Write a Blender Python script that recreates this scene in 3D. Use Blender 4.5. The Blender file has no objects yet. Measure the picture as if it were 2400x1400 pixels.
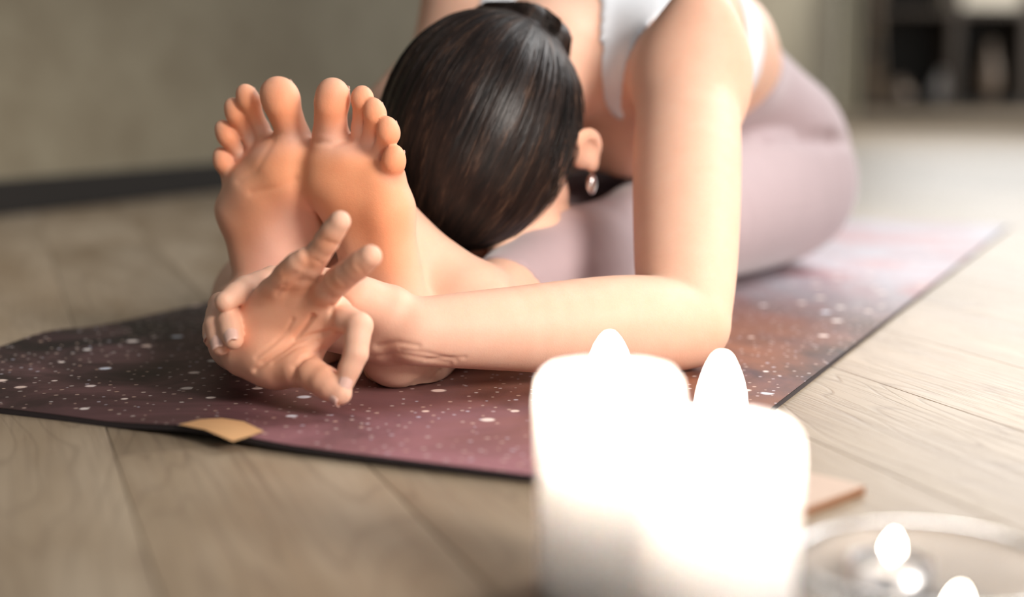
import bpy, bmesh, math, random
import numpy as np
from mathutils import Vector, Matrix, Euler

# ------------------------------------------------------------------ camera, world, lights, exposure
random.seed(7)
rng = np.random.default_rng(11)
SC = bpy.context.scene
COL = SC.collection
PI = math.pi
FPX, CAM_H, HORIZON = 3333.333, 0.24, 195.0
PITCH = math.atan((700 - HORIZON) / FPX)

cam_data = bpy.data.cameras.new('camera')
cam = bpy.data.objects.new('camera', cam_data)
COL.objects.link(cam)
cam.location = (0, 0, CAM_H)
cam.rotation_euler = (PI / 2 - PITCH, 0, 0)
cam_data.lens, cam_data.sensor_width = 50.0, 36.0
cam_data.clip_start, cam_data.clip_end = 0.02, 60
cam_data.dof.use_dof = True
cam_data.dof.focus_distance = 1.10
cam_data.dof.aperture_fstop = 2.0
SC.camera = cam

world = bpy.data.worlds.new('soft_daylight')
SC.world = world
world.use_nodes = True
wbg = world.node_tree.nodes['Background']
wbg.inputs[0].default_value = (0.92, 0.96, 1.0, 1)
wbg.inputs[1].default_value = 0.24

def area(name, loc, target, sx, sy, power, color, spread=180):
    l = bpy.data.lights.new(name, 'AREA')
    l.shape, l.size, l.size_y, l.energy, l.color = 'RECTANGLE', sx, sy, power, color
    l.spread = math.radians(spread)
    o = bpy.data.objects.new(name, l)
    COL.objects.link(o)
    o.location = loc
    o.rotation_euler = (Vector(target) - Vector(loc)).to_track_quat('-Z', 'Y').to_euler()
    return o
area('window_light_side', (2.35, 2.7, 2.1), (0.55, 1.6, 0.0), 1.6, 1.4, 16, (1.0, 0.985, 0.97), 64)
area('window_light_far', (2.95, 7.3, 2.05), (0.2, 3.6, 0.2), 2.6, 1.8, 74, (1.0, 0.98, 0.95), 140)
area('far_room_fill', (7.2, 11.4, 1.7), (1.8, 12.4, 0.5), 2.4, 1.8, 150, (1.0, 0.98, 0.95), 120)  # added fill to brighten the curtain and shelves, not a real window
area('front_fill_light', (1.25, -0.15, 0.95), (0.22, 1.12, 0.12), 0.7, 0.7, 4.8, (1.0, 0.91, 0.83), 46)  # added fill for soles and hands, no actual lamp stands here

SC.view_settings.view_transform = 'Standard'
SC.view_settings.look = 'None'
SC.view_settings.gamma = 1.0
SC.view_settings.use_curve_mapping = False
SC.view_settings.exposure = 0.0
SC.cycles.use_denoising = True

# ------------------------------------------------------------------ frames of reference
# The mat, the person and the long wall share one direction L (feet to hips); V is across, Z up.
YAW = math.radians(25.4)
ORG = np.array([-0.125, 1.13])
LV = np.array([math.sin(YAW), math.cos(YAW)])
VV = np.array([-LV[1], LV[0]])
ROTZ = PI / 2 - YAW                       # local x axis -> L
CP, SP = math.cos(PITCH), math.sin(PITCH)

def ray(px, py):
    x, y = (px - 1200) / FPX, (700 - py) / FPX
    return np.array([x, CP + y * SP, -SP + y * CP])
def at(px, py, Y):                         # world point seen at a photo position, at distance Y
    r = ray(px, py)
    return np.array([0, 0, CAM_H]) + r * (Y / r[1])
def onfloor(px, py, z=0.0):
    r = ray(px, py)
    return np.array([0, 0, CAM_H]) + r * ((z - CAM_H) / r[2])
def loc(w):
    d = np.asarray(w)[:2] - ORG
    return np.array([d @ LV, d @ VV, w[2]])
def wor(l):
    p = ORG + LV * l[0] + VV * l[1]
    return np.array([p[0], p[1], l[2]])
def A(px, py, Y):
    return loc(at(px, py, Y))
def U(px, py, u):                          # point on the plane u = const of the person's frame
    r = ray(px, py)
    t = (u + ORG @ LV) / (r[:2] @ LV)
    return loc(r * t + np.array([0, 0, CAM_H]))
def project(l):                            # (n,3) local -> photo positions
    p = ORG + l[:, :1] * LV + l[:, 1:2] * VV
    y, z = p[:, 1], l[:, 2] - CAM_H
    dep = y * CP - z * SP
    return np.stack([1200 + FPX * p[:, 0] / dep, 700 - FPX * (y * SP + z * CP) / dep, y], 1)

# ------------------------------------------------------------------ helpers
def link(o, parent=None):
    COL.objects.link(o)
    if parent is not None:
        o.parent = parent
    return o
def tag(o, label=None, cat=None, group=None, kind=None):
    for k, v in (('label', label), ('category', cat), ('group', group), ('kind', kind)):
        if v:
            o[k] = v
    return o
def empty(name, loc_, rz=0.0):
    o = bpy.data.objects.new(name, None)
    o.location, o.rotation_euler = loc_, (0, 0, rz)
    o.empty_display_size = 0.05
    return link(o)
def from_arrays(name, v, f, mat, parent=None, smooth=True):
    me = bpy.data.meshes.new(name)
    v = np.asarray(v, np.float32)
    f = np.asarray(f, np.int32)
    n, k = f.shape
    me.vertices.add(len(v)); me.vertices.foreach_set('co', v.ravel())
    me.loops.add(n * k); me.loops.foreach_set('vertex_index', f.ravel())
    me.polygons.add(n); me.polygons.foreach_set('loop_start', np.arange(0, n * k, k, dtype=np.int32))
    me.update(calc_edges=True)
    me.polygons.foreach_set('use_smooth', np.full(n, smooth))
    if mat: me.materials.append(mat)
    return link(bpy.data.objects.new(name, me), parent)
def from_bm(name, bm, mat, parent=None, smooth=False):
    me = bpy.data.meshes.new(name)
    bm.to_mesh(me); bm.free()
    if smooth:
        me.polygons.foreach_set('use_smooth', np.full(len(me.polygons), True))
    if mat: me.materials.append(mat)
    return link(bpy.data.objects.new(name, me), parent)
def box_bm(bm, lo, hi, bevel=0.0, seg=2):
    r = bmesh.ops.create_cube(bm, size=1.0)
    vs = r['verts']
    for v in vs:
        v.co = Vector([(lo[i] + hi[i]) / 2 + v.co[i] * (hi[i] - lo[i]) for i in range(3)])
    if bevel:
        es = list({e for v in vs for e in v.link_edges})
        bmesh.ops.bevel(bm, geom=es, offset=bevel, segments=seg, profile=0.5, affect='EDGES')
def box(name, lo, hi, mat, parent=None, bevel=0.0, seg=2):
    bm = bmesh.new(); box_bm(bm, lo, hi, bevel, seg)
    return from_bm(name, bm, mat, parent)
def lathe(name, prof, mat, parent=None, seg=48, wob=None, smooth=True):
    prof = np.array(prof, float); n = len(prof)
    th = np.arange(seg) * 2 * PI / seg
    v = np.zeros((n, seg, 3))
    for i, (r, z) in enumerate(prof):
        rr = r * (1 + (wob(th, z) if wob else 0))
        v[i, :, 0] = rr * np.cos(th); v[i, :, 1] = rr * np.sin(th); v[i, :, 2] = z
    f = []
    for i in range(n - 1):
        for j in range(seg):
            k = (j + 1) % seg
            f.append((i * seg + j, i * seg + k, (i + 1) * seg + k, (i + 1) * seg + j))
    return from_arrays(name, v.reshape(-1, 3), f, mat, parent, smooth)

# ------------------------------------------------------------------ materials
def new_mat(name):
    m = bpy.data.materials.new(name); m.use_nodes = True
    nt = m.node_tree
    return m, nt, nt.nodes['Principled BSDF']
def node(nt, typ, **kw):
    n = nt.nodes.new(typ)
    for k, v in kw.items():
        if k.startswith('i_'):
            n.inputs[k[2:].replace('_', ' ')].default_value = v
        else:
            setattr(n, k, v)
    return n
def ramp(nt, fac, stops, interp='LINEAR'):
    r = nt.nodes.new('ShaderNodeValToRGB')
    r.color_ramp.interpolation = interp
    el = r.color_ramp.elements
    while len(el) < len(stops): el.new(0.5)
    for e, (p, c) in zip(el, stops):
        e.position = p
        e.color = (c, c, c, 1) if not hasattr(c, '__len__') else (*c, 1)
    nt.links.new(fac, r.inputs[0])
    return r.outputs[0]
def mixc(nt, fac, a, b, mode='MIX'):
    m = nt.nodes.new('ShaderNodeMix'); m.data_type = 'RGBA'; m.blend_type = mode
    for s, val in ((m.inputs[0], fac), (m.inputs[6], a), (m.inputs[7], b)):
        if hasattr(val, 'is_output'): nt.links.new(val, s)
        elif hasattr(val, '__len__'): s.default_value = (*val, 1)
        else: s.default_value = val
    return m.outputs[2]
def math_(nt, op, a, b=None, clamp=False):
    m = nt.nodes.new('ShaderNodeMath'); m.operation = op; m.use_clamp = clamp
    for s, val in zip(m.inputs, (a, b)):
        if val is None: continue
        if hasattr(val, 'is_output'): nt.links.new(val, s)
        else: s.default_value = val
    return m.outputs[0]
def noise(nt, vec, scale, detail=4, rough=0.5, dist=0.0):
    n = nt.nodes.new('ShaderNodeTexNoise')
    n.inputs['Scale'].default_value = scale; n.inputs['Detail'].default_value = detail
    n.inputs['Roughness'].default_value = rough; n.inputs['Distortion'].default_value = dist
    if vec is not None: nt.links.new(vec, n.inputs['Vector'])
    return n.outputs[0]
def mapping(nt, vec, scale=(1, 1, 1), rot=(0, 0, 0), locn=(0, 0, 0)):
    m = nt.nodes.new('ShaderNodeMapping')
    m.inputs['Scale'].default_value = scale; m.inputs['Rotation'].default_value = rot
    m.inputs['Location'].default_value = locn
    nt.links.new(vec, m.inputs['Vector'])
    return m.outputs[0]
def bump(nt, bs, h, strength, dist):
    b = nt.nodes.new('ShaderNodeBump')
    b.inputs['Strength'].default_value = strength; b.inputs['Distance'].default_value = dist
    nt.links.new(h, b.inputs['Height']); nt.links.new(b.outputs[0], bs.inputs['Normal'])
def objco(nt):
    return nt.nodes.new('ShaderNodeTexCoord').outputs['Object']
def plain(name, col, rough=0.6, var=0.06, scale=20, metallic=0.0, bmp=0.0):
    m, nt, bs = new_mat(name)
    n = noise(nt, objco(nt), scale, 4)
    nt.links.new(mixc(nt, n, [c * (1 - var) for c in col], [min(1, c * (1 + var)) for c in col]), bs.inputs['Base Color'])
    bs.inputs['Roughness'].default_value = rough; bs.inputs['Metallic'].default_value = metallic
    if bmp: bump(nt, bs, n, 0.4, bmp)
    return m

def m_skin():
    m, nt, bs = new_mat('skin')
    at_ = node(nt, 'ShaderNodeAttribute', attribute_name='tint')
    co = objco(nt)
    n1 = noise(nt, co, 45, 4, 0.55)
    n2 = noise(nt, co, 420, 3, 0.6)
    c = mixc(nt, math_(nt, 'MULTIPLY', n1, 0.28), at_.outputs['Color'], (0.80, 0.36, 0.22), 'MULTIPLY')
    c = mixc(nt, math_(nt, 'MULTIPLY', n2, 0.10), c, (0.55, 0.22, 0.14))
    nt.links.new(c, bs.inputs['Base Color'])
    bs.inputs['Roughness'].default_value = 0.55
    bs.inputs['Specular IOR Level'].default_value = 0.30
    bs.inputs['Subsurface Weight'].default_value = 0.22
    bs.inputs['Subsurface Radius'].default_value = (1.0, 0.35, 0.18)
    bs.inputs['Subsurface Scale'].default_value = 0.006
    v = node(nt, 'ShaderNodeTexVoronoi'); v.inputs['Scale'].default_value = 900
    nt.links.new(co, v.inputs['Vector'])
    h = math_(nt, 'ADD', math_(nt, 'MULTIPLY', v.outputs['Distance'], 0.5), n2)
    bump(nt, bs, h, 0.16, 0.0006)
    return m
def m_hair():
    m, nt, bs = new_mat('dark_hair')
    fl = node(nt, 'ShaderNodeAttribute', attribute_name='flow')
    n1 = noise(nt, mapping(nt, fl.outputs['Vector'], (1, 1, 1)), 9, 4, 0.6)
    n2 = noise(nt, mapping(nt, fl.outputs['Vector'], (1, 1, 1), (0, 0, 0), (3, 1, 7)), 38, 3, 0.65)
    f = math_(nt, 'ADD', math_(nt, 'MULTIPLY', n1, 0.6), math_(nt, 'MULTIPLY', n2, 0.45))
    c = ramp(nt, f, [(0.40, (0.006, 0.005, 0.005)), (0.56, (0.018, 0.011, 0.009)), (0.72, (0.085, 0.047, 0.030))])
    nt.links.new(c, bs.inputs['Base Color'])
    bs.inputs['Roughness'].default_value = 0.38
    bs.inputs['Specular IOR Level'].default_value = 0.22
    bump(nt, bs, f, 0.7, 0.0015)
    return m
def m_fabric(name, col, rough=0.8, sheen=0.3, knit=1400, bmp=0.0003):
    m, nt, bs = new_mat(name)
    co = objco(nt)
    n = noise(nt, co, 25, 4)
    w = noise(nt, co, knit, 2)
    nt.links.new(mixc(nt, n, [c * 0.93 for c in col], [min(1, c * 1.05) for c in col]), bs.inputs['Base Color'])
    bs.inputs['Roughness'].default_value = rough
    bs.inputs['Sheen Weight'].default_value = sheen
    bs.inputs['Specular IOR Level'].default_value = 0.3
    bump(nt, bs, w, 0.4, bmp)
    return m
def m_oak(name='pale_oak', base=((0.27, 0.19, 0.115), (0.48, 0.39, 0.285))):
    m, nt, bs = new_mat(name)
    info = node(nt, 'ShaderNodeObjectInfo')
    co = objco(nt)
    off = node(nt, 'ShaderNodeCombineXYZ')
    nt.links.new(math_(nt, 'MULTIPLY', info.outputs['Random'], 37.0), off.inputs[0])
    nt.links.new(math_(nt, 'MULTIPLY', info.outputs['Random'], 91.0), off.inputs[1])
    ad = node(nt, 'ShaderNodeVectorMath', operation='ADD')
    nt.links.new(co, ad.inputs[0]); nt.links.new(off.outputs[0], ad.inputs[1])
    p = ad.outputs[0]
    # cathedral figure: contour lines of a slow, stretched noise
    slow = noise(nt, mapping(nt, p, (1.1, 7.0, 1)), 1.6, 2, 0.45, 0.4)
    rings = math_(nt, 'FRACT', math_(nt, 'MULTIPLY', slow, 16.0))
    line = ramp(nt, rings, [(0.0, 1.0), (0.10, 0.0), (0.86, 0.0), (1.0, 1.0)])
    fine = noise(nt, mapping(nt, p, (6, 190, 1)), 1.0, 4, 0.7)
    pore = ramp(nt, fine, [(0.42, 1.0), (0.50, 0.0)])
    mott = noise(nt, mapping(nt, p, (2.2, 9, 1)), 1.0, 4, 0.6)
    c = mixc(nt, ramp(nt, mott, [(0.3, 0.0), (0.72, 1.0)]), base[0], base[1])
    c = mixc(nt, math_(nt, 'MULTIPLY', line, 0.30), c, (0.16, 0.11, 0.075))
    c = mixc(nt, math_(nt, 'MULTIPLY', pore, 0.20), c, (0.20, 0.14, 0.10))
    tone = math_(nt, 'ADD', math_(nt, 'MULTIPLY', info.outputs['Random'], 0.22), 0.87)
    hs = node(nt, 'ShaderNodeHueSaturation'); nt.links.new(c, hs.inputs['Color']); nt.links.new(tone, hs.inputs['Value'])
    nt.links.new(hs.outputs[0], bs.inputs['Base Color'])
    nt.links.new(math_(nt, 'ADD', math_(nt, 'MULTIPLY', mott, 0.18), 0.36), bs.inputs['Roughness'])
    h = math_(nt, 'ADD', math_(nt, 'MULTIPLY', line, -0.6), math_(nt, 'MULTIPLY', pore, -0.5))
    bump(nt, bs, h, 0.35, 0.0008)
    return m
def m_plaster():
    m, nt, bs = new_mat('mottled_plaster')
    co = objco(nt)
    a = noise(nt, co, 0.9, 6, 0.6, 0.6)
    b = noise(nt, co, 6, 5, 0.65)
    f = math_(nt, 'ADD', math_(nt, 'MULTIPLY', a, 0.7), math_(nt, 'MULTIPLY', b, 0.3))
    c = ramp(nt, f, [(0.32, (0.24, 0.195, 0.125)), (0.5, (0.36, 0.315, 0.22)), (0.68, (0.47, 0.42, 0.31))])
    nt.links.new(c, bs.inputs['Base Color'])
    bs.inputs['Roughness'].default_value = 0.85
    bump(nt, bs, b, 0.3, 0.004)
    return m
def m_mat_print():
    m, nt, bs = new_mat('starry_mat_print')
    co = objco(nt)
    sep = node(nt, 'ShaderNodeSeparateXYZ'); nt.links.new(co, sep.inputs[0])
    x, y = sep.outputs[0], sep.outputs[1]      # x along the mat, y across
    big = noise(nt, mapping(nt, co, (1, 1, 1), (0, 0, 0), (1.3, 0.2, 0)), 3.2, 5, 0.6, 0.8)
    mid = noise(nt, mapping(nt, co, (1, 1, 1), (0, 0, 0), (5.3, 2.2, 0)), 6.5, 6, 0.65, 1.2)
    c = ramp(nt, mid, [(0.38, (0.011, 0.008, 0.009)), (0.5, (0.050, 0.026, 0.029)), (0.66, (0.135, 0.070, 0.074))])
    # mauve cloud along the near right part of the front edge
    d1 = math_(nt, 'ADD', math_(nt, 'POWER', math_(nt, 'MULTIPLY', math_(nt, 'ADD', x, 0.26), 4.6), 2.0),
               math_(nt, 'POWER', math_(nt, 'MULTIPLY', math_(nt, 'ADD', y, 0.24), 3.6), 2.0))
    g1 = math_(nt, 'POWER', 2.718, math_(nt, 'MULTIPLY', d1, -1.0))
    c = mixc(nt, math_(nt, 'MULTIPLY', g1, ramp(nt, mid, [(0.25, 0.35), (0.6, 1.0)])), c, (0.40, 0.18, 0.225))
    # rusty nebula by the elbow side
    d2 = math_(nt, 'ADD', math_(nt, 'POWER', math_(nt, 'MULTIPLY', math_(nt, 'ADD', x, -0.18), 3.4), 2.0),
               math_(nt, 'POWER', math_(nt, 'MULTIPLY', math_(nt, 'ADD', y, 0.25), 3.2), 2.0))
    g2 = math_(nt, 'POWER', 2.718, math_(nt, 'MULTIPLY', d2, -1.0))
    c = mixc(nt, math_(nt, 'MULTIPLY', g2, ramp(nt, big, [(0.38, 0.0), (0.6, 0.95)])), c, (0.30, 0.115, 0.055))
    # pale lilac and pink far end, with grazing sheen painted into the paleness
    far = ramp(nt, math_(nt, 'MULTIPLY', x, 1.0), [(0.42, 0.0), (0.82, 1.0)])
    farc = ramp(nt, big, [(0.38, (0.50, 0.30, 0.33)), (0.5, (0.58, 0.57, 0.64)), (0.60, (0.62, 0.38, 0.41))])
    c = mixc(nt, math_(nt, 'MULTIPLY', far, 0.85), c, farc)
    # stars
    def stars(scale, lo, hi, rnd_lo, seed):
        v = node(nt, 'ShaderNodeTexVoronoi', voronoi_dimensions='2D'); v.inputs['Scale'].default_value = scale
        nt.links.new(mapping(nt, co, (1, 1, 1), (0, 0, 0.3), (seed, seed * 2, 0)), v.inputs['Vector'])
        s = node(nt, 'ShaderNodeSeparateColor'); nt.links.new(v.outputs['Color'], s.inputs[0])
        keep = ramp(nt, s.outputs[0], [(rnd_lo, 0.0), (1.0, 1.0)])
        rad = math_(nt, 'ADD', math_(nt, 'MULTIPLY', keep, hi - lo), lo)
        q = math_(nt, 'DIVIDE', v.outputs['Distance'], rad)
        g = math_(nt, 'MULTIPLY', math_(nt, 'SUBTRACT', 1.0, q, True), 2.6, True)
        on = math_(nt, 'GREATER_THAN', s.outputs[0], rnd_lo)
        return math_(nt, 'MULTIPLY', g, on), s.outputs[1]
    s1, h1 = stars(80, 0.09, 0.18, 0.40, 3.1)
    s2, h2 = stars(24, 0.07, 0.16, 0.62, 8.7)
    tint1 = ramp(nt, h1, [(0.0, (0.85, 0.80, 0.78)), (0.6, (0.80, 0.55, 0.42)), (1.0, (0.75, 0.78, 0.95))])
    tint2 = ramp(nt, h2, [(0.0, (0.95, 0.90, 0.88)), (0.5, (0.90, 0.68, 0.58)), (1.0, (0.78, 0.86, 1.0))])
    c = mixc(nt, math_(nt, 'MULTIPLY', s1, 0.6), c, tint1)
    c = mixc(nt, s2, c, tint2)
    nt.links.new(c, bs.inputs['Base Color'])
    bs.inputs['Roughness'].default_value = 0.52
    bs.inputs['Specular IOR Level'].default_value = 0.35
    bump(nt, bs, noise(nt, co, 900, 2), 0.25, 0.0004)
    return m
def m_wax():
    m, nt, bs = new_mat('white_wax')
    n = noise(nt, objco(nt), 30, 4)
    nt.links.new(mixc(nt, n, (0.87, 0.87, 0.88), (0.92, 0.92, 0.93)), bs.inputs['Base Color'])
    bs.inputs['Roughness'].default_value = 0.5
    bs.inputs['Subsurface Weight'].default_value = 1.0
    bs.inputs['Subsurface Radius'].default_value = (1.0, 0.96, 0.93)
    bs.inputs['Subsurface Scale'].default_value = 0.14
    bump(nt, bs, n, 0.2, 0.001)
    return m
def m_flame(name, power):
    m, nt, bs = new_mat(name)
    nt.nodes.remove(bs)
    out = nt.nodes['Material Output']
    e = node(nt, 'ShaderNodeEmission'); e.inputs[1].default_value = power
    g = node(nt, 'ShaderNodeSeparateXYZ'); nt.links.new(objco(nt), g.inputs[0])
    nt.links.new(ramp(nt, math_(nt, 'MULTIPLY', g.outputs[2], 30.0), [(0.0, (1.0, 0.78, 0.60)), (0.5, (1.0, 0.88, 0.76)), (1.0, (1.0, 0.84, 0.70))]), e.inputs[0])
    nt.links.new(e.outputs[0], out.inputs[0])
    return m
def m_glass():
    m, nt, bs = new_mat('frosted_glass')
    nt.links.new(mixc(nt, noise(nt, objco(nt), 20), (0.95, 0.93, 0.92), (1, 0.99, 0.98)), bs.inputs['Base Color'])
    bs.inputs['Transmission Weight'].default_value = 0.90
    bs.inputs['Roughness'].default_value = 0.22
    bs.inputs['IOR'].default_value = 1.18
    return m
M = {}
M['skin'] = m_skin(); M['hair'] = m_hair()
M['top'] = m_fabric('white_knit', (0.80, 0.83, 0.88), 0.8, 0.2)
M['leggings'] = m_fabric('mauve_jersey', (0.455, 0.345, 0.365), 0.75, 0.5)
M['oak'] = m_oak()
M['plaster'] = m_plaster()
M['dark_trim'] = plain('dark_skirting', (0.018, 0.014, 0.011), 0.85)
M['print'] = m_mat_print()
M['rubber'] = plain('mat_backing', (0.03, 0.022, 0.024), 0.8)
M['patch'] = plain('tan_patch', (0.72, 0.42, 0.20), 0.6, 0.12, 60)
M['wax'] = m_wax(); M['flame'] = m_flame('candle_flame', 350.0); M['small_flame'] = m_flame('tealight_flame', 45.0); M['glass'] = m_glass()
M['wick'] = plain('charred_wick', (0.02, 0.015, 0.012), 0.9)
M['tin'] = plain('tealight_tin', (0.75, 0.75, 0.76), 0.3, 0.05, 30, 1.0)
M['silver'] = plain('earring_silver', (0.8, 0.8, 0.82), 0.25, 0.05, 30, 1.0)
M['board'] = plain('tan_board_top', (0.56, 0.42, 0.33), 0.6, 0.1, 40)
M['board_edge'] = plain('brown_board_edge', (0.22, 0.095, 0.04), 0.6, 0.1, 40)
M['dark_wood'] = plain('dark_brown_wood', (0.045, 0.032, 0.022), 0.55, 0.25, 12)
M['mid_wood'] = plain('weathered_brown_wood', (0.13, 0.09, 0.055), 0.6, 0.2, 12)
M['black'] = plain('black_lacquer', (0.012, 0.011, 0.011), 0.5)
M['curtain'] = m_fabric('beige_curtain', (0.80, 0.75, 0.60), 0.9, 0.1, 300)
M['ceramic'] = plain('grey_ceramic', (0.85, 0.85, 0.88), 0.4)
M['tan_ceramic'] = plain('tan_ceramic', (0.17, 0.125, 0.09), 0.5)
M['paper'] = plain('pale_paper', (0.72, 0.66, 0.55), 0.8)
M['glassfloor'] = M['glass']

# ------------------------------------------------------------------ setting: floor of diagonal oak planks
floor = box('floor', (-5, -0.6, -0.06), (9, 16.5, -0.012), plain('subfloor', (0.05, 0.04, 0.03), 0.9))
tag(floor, 'pale oak plank floor laid diagonally to the wall', kind='structure')
PW, PL = 0.15, 1.25
pdir = np.array([-0.338, 0.941]); pdir /= np.linalg.norm(pdir)
pnor = np.array([pdir[1], -pdir[0]])
prot = math.atan2(pdir[1], pdir[0])
bm = bmesh.new(); box_bm(bm, (-PL / 2 + .0003, -PW / 2 + .0003, -0.012), (PL / 2 - .0003, PW / 2 - .0003, 0.0), 0.0004, 1)
plank_me = bpy.data.meshes.new('plank'); bm.to_mesh(plank_me); bm.free(); plank_me.materials.append(M['oak'])
cells = []
for i in range(-45, 70):
    n0 = 0.511 + (i - 0.5) * PW
    sh = ((i * 0.377) % 1.0) * PL
    if i == -3: sh = 0.62
    for j in range(-4, 16):
        t0 = j * PL + sh
        c = pnor * n0 + pdir * t0
        if -4.6 < c[0] < 8.4 and -0.1 < c[1] < 16:
            w = loc((c[0], c[1], 0))
            if w[1] > 2.75: continue
            dep = c[1] * 1.0
            vis = abs(c[0]) < 0.40 * dep + 0.75 and dep > 0.3
            cells.append((dep if vis else dep + 50, c, vis))
cells.sort(key=lambda q: q[0])
rest_v, rest_f = [], []
pv = np.array([v.co for v in plank_me.vertices]); pf = [list(p.vertices) for p in plank_me.polygons]
cr, sr = math.cos(prot), math.sin(prot)
for n, (d, c, vis) in enumerate(cells):
    if n < 290 and vis:
        o = bpy.data.objects.new('plank', plank_me); link(o, floor)
        o.location = (c[0], c[1], 0.0); o.rotation_euler = (0, 0, prot)
    else:
        b = len(rest_v) * len(pv)
        q = np.stack([c[0] + pv[:, 0] * cr - pv[:, 1] * sr, c[1] + pv[:, 0] * sr + pv[:, 1] * cr, pv[:, 2]], 1)
        rest_v.append(q); rest_f += [[k + b for k in f] for f in pf]
me = bpy.data.meshes.new('plank_field'); me.from_pydata(np.concatenate(rest_v).tolist(), [], rest_f); me.materials.append(M['oak'])
pfobj = link(bpy.data.objects.new('plank_field', me), floor); pfobj['kind'] = 'stuff'

# long plaster wall parallel to the mat, ending in an opening
WV = None
w0 = loc(onfloor(0, 492)); w1 = loc(onfloor(870, 420))
WV = (w0[1] + w1[1]) / 2
def slab(name, u0, u1, v0, v1, z0, z1, mat, bevel=0.004):
    o = box(name, (u0, v0, z0), (u1, v1, z1), mat, None, bevel)
    o.location = (ORG[0], ORG[1], 0); o.rotation_euler = (0, 0, ROTZ)
    return o
UEND = 7.6
wall = slab('wall_left', -1.6, UEND, WV, WV + 0.2, -0.012, 3.0, M['plaster']); tag(wall, 'mottled beige plaster wall behind the person', kind='structure')
bb = slab('baseboard_left', -1.6, UEND, WV - 0.012, WV, 0.0, 0.065, M['dark_trim'], 0.003); tag(bb, 'low dark skirting strip along the plaster wall', kind='structure')
wb = box('wall_back', (-3, 15.2, 0), (9, 15.4, 3.0), M['plaster'], None, 0.004); tag(wb, 'far plaster wall behind the dark shelves', kind='structure')

# ------------------------------------------------------------------ yoga mat
mat_e = empty('yoga_mat', (ORG[0], ORG[1], 0.0), ROTZ)
tag(mat_e, 'dark plum yoga mat printed with stars, under the seated person', 'yoga mat')
MU0, MU1, MV0, MV1, MT = -0.21, 1.535, -0.332, 0.357, 0.0045
us = np.concatenate([np.linspace(MU0, 0.1, 70), np.linspace(0.12, MU1, 60)])
vs = np.linspace(MV0, MV1, 100)
GU, GV = np.meshgrid(us, vs, indexing='ij')
lift = 0.0045 * np.exp(-((GV - 0.0) / 0.055) ** 2) * np.exp(-((GU - MU0) / 0.05) ** 2)
lift += 0.006 * np.exp(-((GV - MV1) / 0.05) ** 2) * np.exp(-((GU - 0.03) / 0.05) ** 2)
lift += 0.002 * (np.sin(GU * 9 + 1) * np.sin(GV * 11) + 0.3) * np.exp(-((GU - MU0) / 0.06) ** 2)
lift = np.maximum(lift, 0)
edgeu = GU + 0.004 * np.sin(GV * 14) * np.exp(-((GU - MU0) / 0.03) ** 2)
nu, nv = GU.shape
top = np.stack([edgeu, GV, lift + MT], -1).reshape(-1, 3)
bot = np.stack([edgeu, GV, lift + 0.0003], -1).reshape(-1, 3)
def gridf(nu, nv, off=0, flip=False):
    i, j = np.meshgrid(np.arange(nu - 1), np.arange(nv - 1), indexing='ij')
    a = (i * nv + j).ravel() + off
    f = np.stack([a, a + nv, a + nv + 1, a + 1], 1)
    return f[:, ::-1] if flip else f
from_arrays('printed_surface', top, gridf(nu, nv), M['print'], mat_e)
ring = [i * nv for i in range(nu)] + [(nu - 1) * nv + j for j in range(1, nv)] + [i * nv + nv - 1 for i in range(nu - 2, -1, -1)] + [j for j in range(nv - 2, 0, -1)]
N = nu * nv
side = [(ring[k], ring[k] + N, ring[(k + 1) % len(ring)] + N, ring[(k + 1) % len(ring)]) for k in range(len(ring))]
bt = top.copy(); bt[:, 2] -= 0.0004
from_arrays('rubber_backing', np.concatenate([bt, bot]), np.concatenate([gridf(nu, nv, N, True), np.array(side)]), M['rubber'], mat_e, False)
# tan patch at the front edge
pp = [loc(onfloor(*q, MT + .0045)) for q in ((418, 999), (470, 985), (520, 980), (572, 988), (618, 1010), (582, 1024), (546, 1034), (480, 1012))]
def lift_at(u, v):
    return (0.0045 * math.exp(-(v / 0.055) ** 2) * math.exp(-((u - MU0) / 0.05) ** 2)
            + max(0, 0.002 * (math.sin(u * 9 + 1) * math.sin(v * 11) + 0.3) * math.exp(-((u - MU0) / 0.06) ** 2)))
cen = np.mean(pp, 0)
pvv, pff = [], []
R = 6
for r in range(R + 1):
    for q in pp:
        p = cen + (q - cen) * (r / R)
        pvv.append((p[0], p[1], MT + lift_at(p[0], p[1]) + 0.0009))
n8 = len(pp)
for r in range(R):
    for k in range(n8):
        pff.append((r * n8 + k, (r + 1) * n8 + k, (r + 1) * n8 + (k + 1) % n8, r * n8 + (k + 1) % n8))
pt = from_arrays('tan_patch', pvv, pff, M['patch'], mat_e); pt['label'] = 'tan patch on the front edge of the mat'


# ------------------------------------------------------------------ the person: one implicit skin surface
# Signed distances of tapered limbs and pads are blended on one rectilinear grid (finest at feet and hands)
BIG = 0.2
FINE = 0.0013
def axis(segs):
    out = [segs[0][0]]
    for a, b, h0, h1 in segs:
        x = out[-1]
        while x < b - 1e-6:
            t = (x - a) / (b - a)
            x = x + h0 + (h1 - h0) * t
            out.append(x)
    return np.array(out)
XS = axis([(-0.21, -0.19, .004, FINE), (-0.19, 0.10, FINE, FINE), (0.10, 0.30, FINE, .0034), (0.30, 1.12, .0034, .006)])
YS = axis([(-0.34, -0.14, .0048, .0022), (-0.14, -0.11, .0022, FINE), (-0.11, 0.17, FINE, FINE), (0.17, 0.33, FINE * 1.3, .005)])
ZS = axis([(-0.004, 0.25, FINE, FINE), (0.25, 0.48, .002, .005)])
AX = (XS, YS, ZS)

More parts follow.
